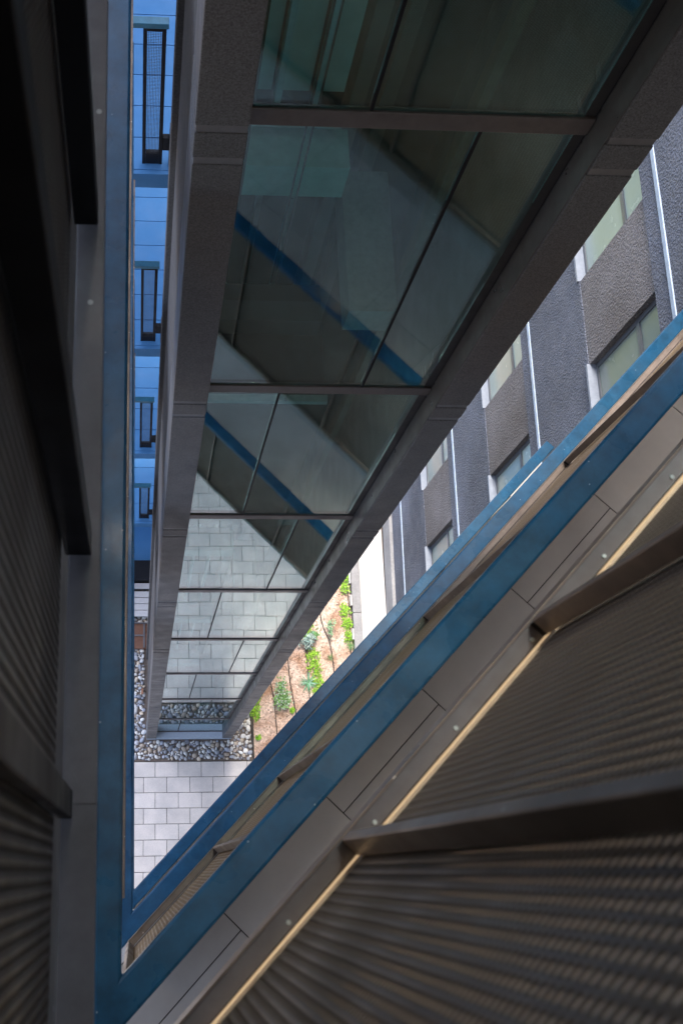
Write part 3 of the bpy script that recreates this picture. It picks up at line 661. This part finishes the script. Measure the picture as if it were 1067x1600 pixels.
def rosette(x, y, r, n, label, pal, cat, wd=.012):
    b = MB(); e = empty(cat.replace(' ', '_'), (x, y, GZ), label, cat)
    for i in range(n):
        a = i * 2.399 + random.uniform(-.2, .2); l = r * random.uniform(.75, 1.1); el = random.uniform(.25, 1.0); d = (math.cos(a), math.sin(a)); pr_ = []
        mb = MB(); vs = []
        for t in (0, .3, .65, 1):
            w_ = wd * (1 - t) ** .6 * (1 if t else .7); rr = l * t * math.cos(el * (1 - .5 * t)); h = l * (math.sin(el) * t - .35 * t * t)
            cx_, cy_ = x + d[0] * rr, y + d[1] * rr
            vs += [(cx_ - d[1] * w_, cy_ + d[0] * w_, GZ + .03 + h + w_ * .4), (cx_, cy_, GZ + .03 + h), (cx_ + d[1] * w_, cy_ - d[0] * w_, GZ + .03 + h + w_ * .4)]
        mb.add(vs, [(3 * k + c, 3 * k + c + 1, 3 * k + c + 4, 3 * k + c + 3) for k in range(3) for c in (0, 1)])
        c_ = pal[i % len(pal)]
        obj('leaf', mb, mat('blade_%d' % pal.index(c_) + cat.replace(' ', '_'), c_, .5), e)
rosette(3.0, 3.14, .21, 26, 'blue-green agave with long pointed leaves at the end of the bright clump', [(.18, .38, .22), (.30, .48, .36), (.12, .30, .16)], 'agave')
rosette(3.81, 5.2, .12, 18, 'grassy tuft highest beside the kerb', [(.12, .25, .08), (.2, .34, .12)], 'grass tuft', .006)
rosette(3.78, 3.80, .13, 20, 'grassy tuft lowest beside the kerb', [(.12, .25, .08), (.2, .34, .12)], 'grass tuft', .006)
rosette(3.41, 3.59, .09, 14, 'dry yellowish tuft on bare soil in mid garden', [(.36, .34, .14), (.25, .33, .12)], 'grass tuft', .005)
for i, (x, y, lb) in enumerate(((3.84, 5.03, 'white edging block highest along the kerb'), (3.845, 4.62, 'white edging block in the middle along the kerb'), (3.848, 4.0, 'white edging block lowest along the kerb'))):
    o = obj('edging_block', MB().box((x - .03, y - .10, GZ), (x + .004, y + .10, GZ + .10)), CONC_W, bevel=.005); setp(o, lb, 'block', 'white edging blocks along the kerb')
# leaf litter
V = []; F = []; K = []
for i in range(900):
    x, y = random.uniform(2.05, 3.82), random.uniform(1.9, 5.7); a = random.uniform(0, 6.28); l = random.uniform(.008, .022); w2 = l * .4; z = GZ + .035 + H0 + random.uniform(0, .012)
    u = (math.cos(a), math.sin(a)); V += [(x - u[0] * l, y - u[1] * l, z), (x - u[1] * w2, y + u[0] * w2, z + random.uniform(0, .008)), (x + u[0] * l, y + u[1] * l, z), (x + u[1] * w2, y - u[0] * w2, z)]
    F.append((4 * i, 4 * i + 1, 4 * i + 2, 4 * i + 3)); c = random.choice([(.30, .18, .09), (.16, .09, .05), (.45, .33, .2), (.12, .08, .06)]); K += [(*c, 1)] * 4
setp(fastmesh('leaf_litter', np.array(V), np.array(F), GC, np.array(K), smooth=False), 'dry brown leaf litter scattered over the garden soil', 'litter')
# small stones scattered over the soil
V = []; F = []; K = []
for i in range(260):
    x, y = random.uniform(2.05, 3.8), random.uniform(1.9, 5.6); r = random.uniform(.005, .014); q = iv * [r * random.uniform(.8, 1.4), r, r * .7] + [x, y, GZ + .02 + H0]; c = random.choice([(.55, .42, .33), (.42, .28, .2), (.6, .5, .42)])
    V.append(q); F.append(ifc + i * len(iv)); K.append(np.repeat([[*c, 1]], len(iv), 0))
setp(fastmesh('soil_stones', np.concatenate(V), np.concatenate(F), PEB, np.concatenate(K)), 'small tan stones scattered over the garden soil', 'stones')
